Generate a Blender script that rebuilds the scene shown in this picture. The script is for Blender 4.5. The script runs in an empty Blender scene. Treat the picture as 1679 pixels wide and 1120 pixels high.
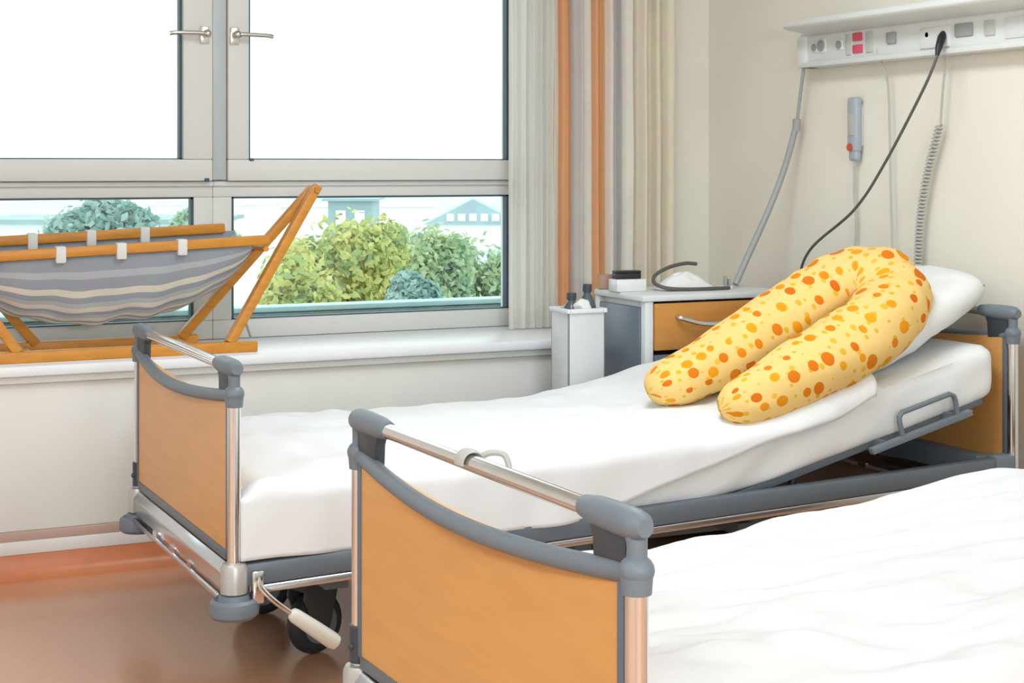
import bpy, bmesh, math, random
from mathutils import Vector, Matrix, noise

sc = bpy.context.scene
COL = sc.collection
PI = math.pi

# ------------------------------------------------------------------ camera
YAW = 0.4386
cam = bpy.data.cameras.new('camera')
cam.sensor_width = 36.0
cam.lens = 36.0 * 2640 / 1679
cam.shift_y = -(560 - 275) / 1679
cam.clip_end = 600
camo = bpy.data.objects.new('camera', cam)
camo.location = (0, 0, 1.213)
camo.rotation_euler = (PI / 2, 0, -YAW)
COL.objects.link(camo)
sc.camera = camo

# ------------------------------------------------------------------ world, exposure
sc.view_settings.view_transform = 'Standard'
sc.view_settings.look = 'None'
sc.view_settings.gamma = 1.0
sc.view_settings.use_curve_mapping = False
sc.view_settings.exposure = 0.10
w = bpy.data.worlds.new('overcast_sky')
sc.world = w
w.use_nodes = True
bg = w.node_tree.nodes['Background']
bg.inputs['Color'].default_value = (0.93, 0.98, 1.0, 1)
bg.inputs['Strength'].default_value = 2.1
CEIL_FILL_W = 25.0      # watts of each added ceiling luminaire
WALL_FILL_W = 72.0
FILL_COL = (0.81, 0.925, 1.0)


# ------------------------------------------------------------------ materials
def mat(name, col, rough=0.5, metal=0.0, var=0.0, vscale=8.0, bump=0.0, bscale=40.0, coat=0.0, spec=0.5, stretch=None, sheen=0.0):
    m = bpy.data.materials.new(name)
    m.use_nodes = True
    nt = m.node_tree
    b = nt.nodes['Principled BSDF']
    b.inputs['Base Color'].default_value = (*col, 1)
    b.inputs['Roughness'].default_value = rough
    b.inputs['Metallic'].default_value = metal
    b.inputs['Coat Weight'].default_value = coat
    b.inputs['Coat Roughness'].default_value = 0.15
    b.inputs['Specular IOR Level'].default_value = spec
    b.inputs['Sheen Weight'].default_value = sheen
    tc = nt.nodes.new('ShaderNodeTexCoord')
    mp = nt.nodes.new('ShaderNodeMapping')
    if stretch:
        mp.inputs['Scale'].default_value = stretch
    nt.links.new(tc.outputs['Object'], mp.inputs['Vector'])
    if var > 0:
        n = nt.nodes.new('ShaderNodeTexNoise')
        n.inputs['Scale'].default_value = vscale
        n.inputs['Detail'].default_value = 6
        nt.links.new(mp.outputs[0], n.inputs['Vector'])
        r = nt.nodes.new('ShaderNodeValToRGB')
        r.color_ramp.elements[0].position = 0.3
        r.color_ramp.elements[1].position = 0.7
        r.color_ramp.elements[0].color = (*[c * (1 - var) for c in col], 1)
        r.color_ramp.elements[1].color = (*[min(1, c * (1 + var)) for c in col], 1)
        nt.links.new(n.outputs['Fac'], r.inputs['Fac'])
        nt.links.new(r.outputs['Color'], b.inputs['Base Color'])
    if bump > 0:
        n2 = nt.nodes.new('ShaderNodeTexNoise')
        n2.inputs['Scale'].default_value = bscale
        n2.inputs['Detail'].default_value = 5
        nt.links.new(mp.outputs[0], n2.inputs['Vector'])
        bp = nt.nodes.new('ShaderNodeBump')
        bp.inputs['Strength'].default_value = bump
        bp.inputs['Distance'].default_value = 0.01
        nt.links.new(n2.outputs['Fac'], bp.inputs['Height'])
        nt.links.new(bp.outputs['Normal'], b.inputs['Normal'])
    return m


def stripe_mat(name, stops, period=None, rough=0.85, coord='u', transl=0.0):
    """Bands of colour across a cloth, read from its own UV layout (arc length)."""
    m = bpy.data.materials.new(name)
    m.use_nodes = True
    nt = m.node_tree
    b = nt.nodes['Principled BSDF']
    b.inputs['Roughness'].default_value = rough
    b.inputs['Specular IOR Level'].default_value = 0.15
    uv = nt.nodes.new('ShaderNodeTexCoord')
    sep = nt.nodes.new('ShaderNodeSeparateXYZ')
    nt.links.new(uv.outputs['UV'], sep.inputs[0])
    src = sep.outputs['X' if coord == 'u' else 'Y']
    if period:
        mul = nt.nodes.new('ShaderNodeMath'); mul.operation = 'MULTIPLY'; mul.inputs[1].default_value = 1.0 / period
        fr = nt.nodes.new('ShaderNodeMath'); fr.operation = 'FRACT'
        nt.links.new(src, mul.inputs[0]); nt.links.new(mul.outputs[0], fr.inputs[0])
        src = fr.outputs[0]
    r = nt.nodes.new('ShaderNodeValToRGB')
    cr = r.color_ramp
    cr.interpolation = 'CONSTANT'
    cr.elements[0].position = stops[0][0]; cr.elements[0].color = (*stops[0][1], 1)
    cr.elements[1].position = stops[1][0]; cr.elements[1].color = (*stops[1][1], 1)
    for p, c in stops[2:]:
        e = cr.elements.new(p); e.color = (*c, 1)
    nt.links.new(src, r.inputs['Fac'])
    n = nt.nodes.new('ShaderNodeTexNoise')
    n.inputs['Scale'].default_value = 14
    nt.links.new(uv.outputs['Object'], n.inputs['Vector'])
    mx = nt.nodes.new('ShaderNodeMix'); mx.data_type = 'RGBA'; mx.blend_type = 'MULTIPLY'
    mx.inputs[0].default_value = 0.16
    nt.links.new(r.outputs['Color'], mx.inputs[6])
    nt.links.new(n.outputs['Color'], mx.inputs[7])
    hs = nt.nodes.new('ShaderNodeHueSaturation')
    hs.inputs['Value'].default_value = 1.12
    nt.links.new(mx.outputs[2], hs.inputs['Color'])
    nt.links.new(hs.outputs['Color'], b.inputs['Base Color'])
    if transl > 0:
        t = nt.nodes.new('ShaderNodeBsdfTranslucent')
        nt.links.new(hs.outputs['Color'], t.inputs['Color'])
        ms = nt.nodes.new('ShaderNodeMixShader'); ms.inputs[0].default_value = transl
        nt.links.new(b.outputs[0], ms.inputs[1]); nt.links.new(t.outputs[0], ms.inputs[2])
        nt.links.new(ms.outputs[0], nt.nodes['Material Output'].inputs['Surface'])
    return m


def dots_mat(name):
    """Printed cotton: yellow ground with round orange, red orange and ochre dots."""
    m = bpy.data.materials.new(name)
    m.use_nodes = True
    nt = m.node_tree
    b = nt.nodes['Principled BSDF']
    b.inputs['Roughness'].default_value = 0.85
    b.inputs['Specular IOR Level'].default_value = 0.2
    uv = nt.nodes.new('ShaderNodeUVMap')
    prev = None

    def layer(scale, off, lo, hi, colA, colB, base):
        mp = nt.nodes.new('ShaderNodeMapping'); mp.inputs['Location'].default_value = off
        nt.links.new(uv.outputs[0], mp.inputs['Vector'])
        v = nt.nodes.new('ShaderNodeTexVoronoi'); v.voronoi_dimensions = '2D'
        v.inputs['Scale'].default_value = scale
        v.inputs['Randomness'].default_value = 0.62
        nt.links.new(mp.outputs[0], v.inputs['Vector'])
        sp = nt.nodes.new('ShaderNodeSeparateColor')
        nt.links.new(v.outputs['Color'], sp.inputs[0])
        rr = nt.nodes.new('ShaderNodeMapRange')
        rr.inputs[3].default_value = lo; rr.inputs[4].default_value = hi
        nt.links.new(sp.outputs[0], rr.inputs[0])
        lt = nt.nodes.new('ShaderNodeMath'); lt.operation = 'LESS_THAN'
        nt.links.new(v.outputs['Distance'], lt.inputs[0]); nt.links.new(rr.outputs[0], lt.inputs[1])
        cm = nt.nodes.new('ShaderNodeMix'); cm.data_type = 'RGBA'
        nt.links.new(sp.outputs[1], cm.inputs[0])
        cm.inputs[6].default_value = (*colA, 1); cm.inputs[7].default_value = (*colB, 1)
        out = nt.nodes.new('ShaderNodeMix'); out.data_type = 'RGBA'
        nt.links.new(lt.outputs[0], out.inputs[0])
        if isinstance(base, tuple):
            out.inputs[6].default_value = (*base, 1)
        else:
            nt.links.new(base, out.inputs[6])
        nt.links.new(cm.outputs[2], out.inputs[7])
        return out.outputs[2]
    c = layer(25.0, (3.1, 1.7, 0), 0.06, 0.23, (0.66, 0.42, 0.03), (0.84, 0.46, 0.04), (0.86, 0.59, 0.21))
    c = layer(16.5, (0.4, 0.9, 0), 0.16, 0.30, (0.84, 0.36, 0.01), (0.66, 0.14, 0.005), c)
    nt.links.new(c, b.inputs['Base Color'])
    return m


def glass_mat():
    m = bpy.data.materials.new('window_glass')
    m.use_nodes = True
    nt = m.node_tree
    nt.nodes.remove(nt.nodes['Principled BSDF'])
    t = nt.nodes.new('ShaderNodeBsdfTransparent'); t.inputs['Color'].default_value = (0.93, 0.985, 0.975, 1)
    g = nt.nodes.new('ShaderNodeBsdfGlossy'); g.inputs['Roughness'].default_value = 0.02
    fr = nt.nodes.new('ShaderNodeFresnel'); fr.inputs['IOR'].default_value = 1.5
    ms = nt.nodes.new('ShaderNodeMixShader')
    nt.links.new(fr.outputs[0], ms.inputs[0])
    nt.links.new(t.outputs[0], ms.inputs[1]); nt.links.new(g.outputs[0], ms.inputs[2])
    nt.links.new(ms.outputs[0], nt.nodes['Material Output'].inputs['Surface'])
    return m


def sheer_mat():
    m = bpy.data.materials.new('sheer_cloth')
    m.use_nodes = True
    nt = m.node_tree
    b = nt.nodes['Principled BSDF']
    b.inputs['Base Color'].default_value = (0.86, 0.85, 0.80, 1)
    b.inputs['Roughness'].default_value = 0.9
    t = nt.nodes.new('ShaderNodeBsdfTranslucent'); t.inputs['Color'].default_value = (0.82, 0.81, 0.76, 1)
    tr = nt.nodes.new('ShaderNodeBsdfTransparent')
    m1 = nt.nodes.new('ShaderNodeMixShader'); m1.inputs[0].default_value = 0.45
    m2 = nt.nodes.new('ShaderNodeMixShader'); m2.inputs[0].default_value = 0.10
    nt.links.new(b.outputs[0], m1.inputs[1]); nt.links.new(t.outputs[0], m1.inputs[2])
    nt.links.new(m1.outputs[0], m2.inputs[1]); nt.links.new(tr.outputs[0], m2.inputs[2])
    nt.links.new(m2.outputs[0], nt.nodes['Material Output'].inputs['Surface'])
    return m


def emit_mat(name, col, s):
    m = bpy.data.materials.new(name)
    m.use_nodes = True
    b = m.node_tree.nodes['Principled BSDF']
    b.inputs['Emission Color'].default_value = (*col, 1)
    b.inputs['Emission Strength'].default_value = s
    return m


M = {}
M['headwall'] = mat('cream_wall_paint', (0.85, 0.805, 0.70), 0.75, var=0.03, vscale=1.5, bump=0.05, bscale=120)
M['backwall'] = mat('pale_wall_paint', (0.76, 0.75, 0.71), 0.6, var=0.02, vscale=1.5)
M['ceiling'] = mat('white_ceiling_paint', (0.86, 0.85, 0.82), 0.9)
M['floor'] = mat('orange_brown_linoleum', (0.59, 0.315, 0.185), 0.24, var=0.02, vscale=30, coat=0.5, spec=0.7)
M['cove'] = mat('orange_linoleum_cove', (0.58, 0.20, 0.085), 0.4, var=0.05, vscale=20)
M['skirt'] = mat('white_skirting', (0.74, 0.71, 0.68), 0.5)
M['frame'] = mat('window_frame_paint', (0.66, 0.66, 0.63), 0.4, spec=0.3)
M['post'] = mat('window_post_paint', (0.45, 0.49, 0.50), 0.35)
M['gasket'] = mat('dark_gasket', (0.045, 0.085, 0.11), 0.5)
M['sill'] = mat('white_sill', (0.84, 0.85, 0.86), 0.35)
M['glass'] = glass_mat()
M['steel'] = mat('brushed_steel', (0.62, 0.60, 0.57), 0.25, 1.0)
M['chrome'] = mat('polished_chrome', (0.80, 0.79, 0.78), 0.13, 1.0)
M['alu'] = mat('anodised_aluminium', (0.66, 0.69, 0.74), 0.22, 1.0)
M['sleeve'] = mat('silver_grey_plastic', (0.52, 0.51, 0.49), 0.35, 0.4)
M['grey'] = mat('slate_grey_plastic', (0.165, 0.20, 0.235), 0.48, bump=0.04, bscale=300)
M['darkgrey'] = mat('dark_grey_plastic', (0.045, 0.055, 0.065), 0.45)
M['barblue'] = mat('blue_grey_painted_steel', (0.125, 0.155, 0.185), 0.38)
M['rubber'] = mat('black_rubber', (0.028, 0.034, 0.042), 0.55)
M['beech'] = mat('beech_laminate', (0.70, 0.355, 0.105), 0.38, var=0.055, vscale=5, stretch=(1, 1, 9), coat=0.1)
M['drawerwood'] = mat('cherry_laminate', (0.54, 0.235, 0.05), 0.4, var=0.07, vscale=5, stretch=(1, 1, 9))
M['pine'] = mat('orange_pine', (0.58, 0.235, 0.022), 0.45, var=0.12, vscale=10, stretch=(1, 6, 6))
M['linen'] = mat('white_bed_linen', (0.80, 0.815, 0.82), 0.9, spec=0.1, bump=0.06, bscale=25, sheen=0.1)
M['duvet'] = mat('white_duvet_cotton', (0.735, 0.75, 0.755), 0.9, spec=0.1, bump=0.06, bscale=25)
M['sheet'] = mat('off_white_fitted_sheet', (0.80, 0.815, 0.81), 0.9, spec=0.1, bump=0.08, bscale=25)
M['pillow'] = mat('white_pillow_cotton', (0.80, 0.81, 0.80), 0.9, spec=0.1, bump=0.08, bscale=30)
M['dots'] = dots_mat('yellow_dotted_cotton')
M['whiteplastic'] = mat('white_plastic', (0.78, 0.79, 0.79), 0.35)
M['ivory'] = mat('ivory_plastic', (0.76, 0.74, 0.66), 0.4)
M['rail'] = mat('rail_white_enamel', (0.76, 0.78, 0.76), 0.4)
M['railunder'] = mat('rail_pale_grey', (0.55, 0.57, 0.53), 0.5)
M['socketgrey'] = mat('socket_grey', (0.35, 0.37, 0.36), 0.5)
M['red'] = mat('socket_red', (0.72, 0.09, 0.14), 0.4)
M['redbutton'] = mat('call_button_red', (0.62, 0.10, 0.04), 0.4)
M['green'] = mat('indicator_green', (0.25, 0.42, 0.18), 0.4)
M['handset'] = mat('handset_grey_blue', (0.40, 0.45, 0.49), 0.45)
M['cable'] = mat('pale_grey_cable', (0.48, 0.48, 0.44), 0.5)
M['tube'] = mat('grey_tube', (0.36, 0.37, 0.36), 0.45)
M['blackcable'] = mat('dark_cable', (0.10, 0.095, 0.085), 0.45)
M['cabinet'] = mat('cabinet_pale_grey', (0.66, 0.69, 0.70), 0.4)
M['cabside'] = mat('cabinet_slate_side', (0.13, 0.16, 0.20), 0.3, spec=0.6)
M['bin'] = mat('bin_pale_grey', (0.60, 0.63, 0.64), 0.4)
M['binlight'] = mat('bin_white', (0.72, 0.75, 0.77), 0.4)
M['black'] = mat('black_plastic', (0.014, 0.016, 0.02), 0.4)
M['cup'] = mat('glazed_white', (0.75, 0.76, 0.75), 0.2)
M['bottle'] = mat('smoky_bottle_plastic', (0.075, 0.10, 0.12), 0.2)
M['pinkish'] = mat('pale_brown_plastic', (0.45, 0.28, 0.20), 0.4)
WH, OR, GR, CR, TA = (0.88, 0.84, 0.76), (0.84, 0.46, 0.24), (0.68, 0.64, 0.62), (0.90, 0.83, 0.70), (0.83, 0.74, 0.60)
M['curtain'] = stripe_mat('striped_curtain_cloth', [
    (0.0, GR), (0.02, TA), (0.07, CR), (0.125, OR), (0.222, GR), (0.285, WH), (0.366, OR), (0.475, WH), (0.505, GR), (0.60, WH), (0.67, TA), (0.70, CR), (0.83, TA), (0.85, CR)],
    transl=0.35)
M['sheer'] = sheer_mat()
BL, CM, GY = (0.36, 0.38, 0.42), (0.74, 0.67, 0.57), (0.50, 0.51, 0.52)
M['sling'] = stripe_mat('striped_sling_cloth', [
    (0.0, BL), (0.10, GY), (0.16, BL), (0.26, CM), (0.33, BL), (0.40, GY), (0.46, CM), (0.53, BL), (0.58, GY), (0.64, CM), (0.71, BL), (0.76, CM), (0.84, BL), (0.88, GY)],
    coord='v', transl=0.25)
M['loop'] = mat('white_webbing', (0.70, 0.69, 0.65), 0.9)
M['cord'] = mat('green_cord', (0.25, 0.32, 0.25), 0.8)


# ------------------------------------------------------------------ mesh helpers
class MB:
    def __init__(self):
        self.bm = bmesh.new()
        self.uv = self.bm.loops.layers.uv.new('UVMap')

    def box(self, lo, hi, bev=0.0, seg=2, m=None):
        lo, hi = Vector(lo), Vector(hi)
        c = (lo + hi) / 2; s = hi - lo
        mm = Matrix.Translation(c) @ Matrix.Diagonal((s.x, s.y, s.z, 1))
        r = bmesh.ops.create_cube(self.bm, size=1.0, matrix=mm)
        vs = r['verts']
        if bev > 0:
            es = list({e for v in vs for e in v.link_edges})
            rb = bmesh.ops.bevel(self.bm, geom=es, offset=bev, segments=seg, affect='EDGES', profile=0.5)
            vs = list(set(rb['verts']) | {v for v in vs if v.is_valid})
        if m:
            bmesh.ops.transform(self.bm, matrix=m, verts=[v for v in vs if v.is_valid])
        return self

    def bar(self, a, b, wy, wz, bev=0.0, up=(0, 0, 1)):
        """rectangular bar from a to b; wz measured along up, wy across"""
        a, b = Vector(a), Vector(b)
        d = (b - a); L = d.length; x = d / L
        u = Vector(up); y = u.cross(x).normalized(); z = x.cross(y)
        m = Matrix.Translation((a + b) / 2) @ Matrix((x, y, z)).transposed().to_4x4()
        return self.box((-L / 2, -wy / 2, -wz / 2), (L / 2, wy / 2, wz / 2), bev, m=m)

    def cyl(self, a, b, r0, r1=None, n=24, caps=True):
        a, b = Vector(a), Vector(b)
        r1 = r0 if r1 is None else r1
        d = b - a
        q = Vector((0, 0, 1)).rotation_difference(d).to_matrix().to_4x4()
        m = Matrix.Translation((a + b) / 2) @ q
        bmesh.ops.create_cone(self.bm, cap_ends=caps, cap_tris=False, segments=n, radius1=r0, radius2=r1, depth=d.length, matrix=m)
        return self

    def sph(self, c, r, sx=1, sy=1, sz=1, n=20):
        m = Matrix.Translation(c) @ Matrix.Diagonal((sx, sy, sz, 1))
        bmesh.ops.create_uvsphere(self.bm, u_segments=n, v_segments=n // 2, radius=r, matrix=m)
        return self

    def tube(self, pts, rad, n=12, closed=False, flat=None):
        """sweep; rad a number or list; flat=(sx) scales the cross-section"""
        pts = [Vector(p) for p in pts]
        k = len(pts)
        rads = rad if isinstance(rad, (list, tuple)) else [rad] * k
        rings = []
        prevn = None
        for i, p in enumerate(pts):
            if closed:
                t = pts[(i + 1) % k] - pts[i - 1]
            else:
                t = pts[min(i + 1, k - 1)] - pts[max(i - 1, 0)]
            t.normalize()
            if prevn is None:
                ref = Vector((0, 0, 1)) if abs(t.z) < 0.9 else Vector((1, 0, 0))
                nn = (ref - t * ref.dot(t)).normalized()
            else:
                nn = (prevn - t * prevn.dot(t)).normalized()
            prevn = nn
            bb = t.cross(nn)
            f = flat or 1.0
            rings.append([self.bm.verts.new(p + (nn * math.cos(2 * PI * j / n) + bb * math.sin(2 * PI * j / n) * f) * rads[i]) for j in range(n)])
        m = k if closed else k - 1
        for i in range(m):
            A, B = rings[i], rings[(i + 1) % k]
            for j in range(n):
                self.bm.faces.new((A[j], A[(j + 1) % n], B[(j + 1) % n], B[j]))
        if not closed:
            self.bm.faces.new(list(reversed(rings[0])))
            self.bm.faces.new(rings[-1])
        return self

    def lathe(self, prof, c=(0, 0, 0), n=28):
        c = Vector(c)
        rings = []
        for r, z in prof:
            rings.append([self.bm.verts.new(c + Vector((r * math.cos(2 * PI * j / n), r * math.sin(2 * PI * j / n), z))) for j in range(n)])
        for A, B in zip(rings, rings[1:]):
            for j in range(n):
                self.bm.faces.new((A[j], A[(j + 1) % n], B[(j + 1) % n], B[j]))
        self.bm.faces.new(list(reversed(rings[0])))
        self.bm.faces.new(rings[-1])
        return self

    def prism(self, poly, axis, lo, hi, bev=0.0):
        """poly: 2D points in the two other axes, extruded from lo to hi along axis"""
        def P(a, b, h):
            return {'x': (h, a, b), 'y': (a, h, b), 'z': (a, b, h)}[axis]
        A = [self.bm.verts.new(P(a, b, lo)) for a, b in poly]
        B = [self.bm.verts.new(P(a, b, hi)) for a, b in poly]
        n = len(poly)
        fs = [self.bm.faces.new(A), self.bm.faces.new(list(reversed(B)))]
        for j in range(n):
            fs.append(self.bm.faces.new((A[j], B[j], B[(j + 1) % n], A[(j + 1) % n])))
        bmesh.ops.recalc_face_normals(self.bm, faces=fs)
        if bev > 0:
            es = list({e for f in fs for e in f.edges})
            bmesh.ops.bevel(self.bm, geom=es, offset=bev, segments=2, affect='EDGES', profile=0.5)
        return self

    def grid(self, f, nu, nv, closed_v=False, uvf=None):
        """f(a,b) with a,b in 0..1"""
        V = [[self.bm.verts.new(f(i / nu, j / nv)) for j in range(nv + (0 if closed_v else 1))] for i in range(nu + 1)]
        for i in range(nu):
            for j in range(nv):
                j2 = (j + 1) % nv if closed_v else j + 1
                fc = self.bm.faces.new((V[i][j], V[i + 1][j], V[i + 1][j2], V[i][j2]))
                if uvf:
                    for lp, (a, b) in zip(fc.loops, ((i, j), (i + 1, j), (i + 1, j + 1), (i, j + 1))):
                        lp[self.uv].uv = uvf(a / nu, b / nv)
        return V

    def build(self, name, m, parent=None, smooth=35, solid=0.0, sub=0, recalc=True):
        if recalc:
            bmesh.ops.recalc_face_normals(self.bm, faces=self.bm.faces[:])
        me = bpy.data.meshes.new(name)
        self.bm.to_mesh(me); self.bm.free()
        for p in me.polygons:
            p.use_smooth = True
        me.set_sharp_from_angle(angle=math.radians(smooth))
        me.materials.append(m)
        o = bpy.data.objects.new(name, me)
        COL.objects.link(o)
        if parent:
            o.parent = parent
        if solid:
            s = o.modifiers.new('thickness', 'SOLIDIFY'); s.thickness = solid; s.offset = 0
        if sub:
            s = o.modifiers.new('smooth', 'SUBSURF'); s.levels = sub; s.render_levels = sub
        return o


def thing(name, label, cat, loc=(0, 0, 0), rz=0.0, group=None):
    o = bpy.data.objects.new(name, None)
    o.empty_display_size = 0.1
    COL.objects.link(o)
    o.location = loc; o.rotation_euler = (0, 0, rz)
    tag(o, label, cat, group)
    return o


def tag(o, label, cat, group=None):
    o['label'] = label; o['category'] = cat
    if group:
        o['group'] = group
    return o


def struct(o):
    o['kind'] = 'structure'
    return o


def spline(pts, n=60):
    """Catmull-Rom through points"""
    P = [Vector(p) for p in pts]
    P = [P[0] * 2 - P[1]] + P + [P[-1] * 2 - P[-2]]
    out = []
    k = len(P) - 3
    for i in range(n + 1):
        t = i / n * k
        s = min(int(t), k - 1); u = t - s
        a, b, c, d = P[s:s + 4]
        out.append(0.5 * ((2 * b) + (c - a) * u + (2 * a - 5 * b + 4 * c - d) * u * u + (3 * b - a - 3 * c + d) * u ** 3))
    return out


def nz(x, y, z=0.0, s=1.0):
    return noise.noise(Vector((x * s, y * s, z * s)))


def sm(a, b, x):
    t = max(0.0, min(1.0, (x - a) / (b - a)))
    return t * t * (3 - 2 * t)


# ------------------------------------------------------------------ room shell
XW, YB, YW, XL, YF, ZC = 3.38, 4.93, 5.39, -2.4, -2.2, 2.55
struct(MB().box((XL - .2, YF - .2, -.15), (XW + .2, YB + .1, 0)).build('floor', M['floor']))
struct(MB().box((XL - .2, YF - .2, ZC), (XW + .2, YW + .3, ZC + .1)).build('ceiling', M['ceiling']))
struct(MB().box((XW, YF - .2, 0), (XW + .2, YW + .3, ZC)).build('wall_right', M['headwall']))
struct(MB().box((XL - .2, YF - .2, 0), (XL, YW + .3, ZC)).build('wall_left', M['ceiling']))
struct(MB().box((XL, YF - .2, 0), (XW, YF, ZC)).build('wall_front', M['ceiling']))
b = MB()
b.box((XL, YB, .137), (XW, YW + .16, .60), .004)                     # parapet cladding
b.box((XL, YB + .03, 0), (XW, YW + .16, .138))
b.box((XL, YW, .60), (.12, YW + .16, ZC))
b.box((.12, YW, 2.42), (2.60, YW + .16, ZC))                          # lintel
struct(b.build('wall_back', M['backwall']))
struct(MB().box((2.60, YW, .60), (XW, YW + .16, ZC)).build('wall_pier', M['headwall']))   # between the window and the corner
struct(MB().box((XL, YB - .012, .07), (XW, YB + .03, .109), .003).build('baseboard_back', M['skirt']))
struct(MB().box((XL, YB - .006, .109), (XW, YB + .03, .137), .003).build('trim_8', mat('pinkish_brown_strip', (0.50, 0.34, 0.27), 0.5)))
cv = [(YB + .02, 0.0), (YB - .06, 0.0), (YB - .045, .004), (YB - .026, .014), (YB - .015, .03), (YB - .012, .07), (YB + .02, .07)]
struct(MB().prism(cv, 'x', XL, XW).build('trim_1', M['cove']))
struct(MB().box((XL, YB - .035, .597), (XW, YW - .004, .629), .006).build('trim_2', M['sill']))
struct(MB().box((XL, YB - .018, .575), (XW, YB, .597), .003).build('trim_3', M['backwall']))


def window(name, x0, x1, sx0, sx1, lx0, lx1, hinge):
    """fixed frame with one casement above and one fixed pane below"""
    root = bpy.data.objects.new(name, None); COL.objects.link(root)
    root.location = ((x0 + x1) / 2, YW, .60); struct(root)
    inv = Vector(root.location)

    def add(nm, mb, m, par=root):
        bmesh.ops.translate(mb.bm, vec=-inv, verts=mb.bm.verts[:])
        return mb.build(nm, m, par)
    Y0, Y1 = YW - .004, YW + .075
    f = MB()
    f.box((x0, Y0, .629), (x1, Y1, .694), .004)
    f.box((x0, Y0, 1.113), (x1, Y1, 1.170), .004)
    f.box((x0, Y0, 2.37), (x1, Y1, 2.42), .004)
    f.box((x0, Y0, .694), (lx0, Y1, 1.113), .003)
    f.box((lx1, Y0, .694), (x1, Y1, 1.113), .003)
    f.box((x0, Y0 + .012, 1.17), (sx0 - .05 if hinge == 'l' else sx0 - .02, Y1, 2.37), .003)
    f.box((sx1 + (.05 if hinge == 'r' else .02), Y0 + .012, 1.17), (x1, Y1, 2.37), .003)
    add('frame', f, M['frame'])
    add('transom_bead', MB().box((x0, Y0 - .010, 1.150), (x1, Y0, 1.166), .003), M['frame'])
    so0, so1 = (sx0 - .08, sx1 + .10) if hinge == 'l' else (sx0 - .074, sx1 + .08)
    s = MB()
    s.box((so0, Y0 - .03, 1.168), (so1, Y1 - .02, 1.241), .005)
    s.box((so0, Y0 - .03, 2.33), (so1, Y1 - .02, 2.40), .005)
    s.box((so0, Y0 - .03, 1.241), (sx0, Y1 - .02, 2.33), .005)
    s.box((sx1, Y0 - .03, 1.241), (so1, Y1 - .02, 2.33), .005)
    sash = add('sash', s, M['frame'])

    def glazing(px0, px1, pz0, pz1, yg, par):
        g = MB()
        t = .009
        g.box((px0, yg - .022, pz0), (px0 + t, yg + .01, pz1))
        g.box((px1 - t, yg - .022, pz0), (px1, yg + .01, pz1))
        g.box((px0, yg - .022, pz0), (px1, yg + .01, pz0 + .004))
        g.box((px0, yg - .022, pz1 - .006), (px1, yg + .01, pz1))
        add('gasket', g, M['gasket'], par)
        add('pane', MB().box((px0 + .002, yg, pz0 + .002), (px1 - .002, yg + .006, pz1 - .002)), M['glass'], par)
    glazing(sx0, sx1, 1.241, 2.33, Y0 + .012, sash)
    glazing(lx0, lx1, .694, 1.113, Y0 + .03, root)
    # window handle with lever standing out sideways
    hx = sx1 + .072 if hinge == 'l' else sx0 - .052
    d = -1 if hinge == 'l' else 1
    h = MB()
    h.box((hx - .016, Y0 - .036, 1.630), (hx + .016, Y0 - .028, 1.690), .004)
    h.cyl((hx, Y0 - .03, 1.663), (hx, Y0 - .068, 1.663), .011)
    h.sph((hx, Y0 - .068, 1.663), .014)
    h.tube(spline([(hx, Y0 - .068, 1.663), (hx + d * .03, Y0 - .070, 1.664), (hx + d * .10, Y0 - .068, 1.663), (hx + d * .125, Y0 - .062, 1.660)], 16), .0075, 10)
    add('handle', h, M['steel'], sash)
    hb = MB()
    zx = so1 - .012 if hinge == 'l' else so0 + .09
    hb.box((zx - .016, Y0 - .034, 1.168 if hinge == 'l' else 1.236), (zx, Y0 - .024, 1.178 if hinge == 'l' else 1.246), .002)
    add('latch_stop', hb, M['gasket'], sash)
    return root


window('window_1', .12, 1.4035, .30, 1.295, .24, 1.338, 'l')
window('window_2', 1.4035, 2.60, 1.522, 2.508, 1.469, 2.516, 'r')
struct(MB().box((1.397, YW - .022, 1.171), (1.446, YW + .03, 2.38), .003).build('trim_4', M['post']))


# ------------------------------------------------------------------ added ceiling fill lights, out of view, lifting the weak daylight
def fill_luminaire(x, y, label):
    t = thing('ceiling_fill_light', label, 'fill light', (x, y, ZC - .07), 0, 'added fill lights')
    MB().box((-.32, -.62, .02), (.32, .62, .07), .006).build('housing', M['whiteplastic'], t)
    MB().box((-.29, -.59, .008), (.29, .59, .02), .003).build('diffuser', emit_mat('fill_diffuser', (1, .97, .93), 2.0), t)
    L = bpy.data.lights.new('fill_luminaire_light', 'AREA')
    L.shape = 'RECTANGLE'; L.size = .58; L.size_y = 1.18
    L.energy = CEIL_FILL_W; L.color = FILL_COL
    lo = bpy.data.objects.new('fill_luminaire_light', L); COL.objects.link(lo)
    lo.parent = t; lo.location = (0, 0, -.002)


fill_luminaire(-.8, .8, 'added flat white ceiling fill light farthest from the window and the beds')
fill_luminaire(1.2, -.9, 'added flat white ceiling fill light behind the viewer, in front of the nearest bed')
fill_luminaire(-1.3, 2.6, 'added flat white ceiling fill light over the open floor before the window')
fill_luminaire(1.9, 3.4, 'added flat white ceiling fill light above the gap between the two beds')


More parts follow.
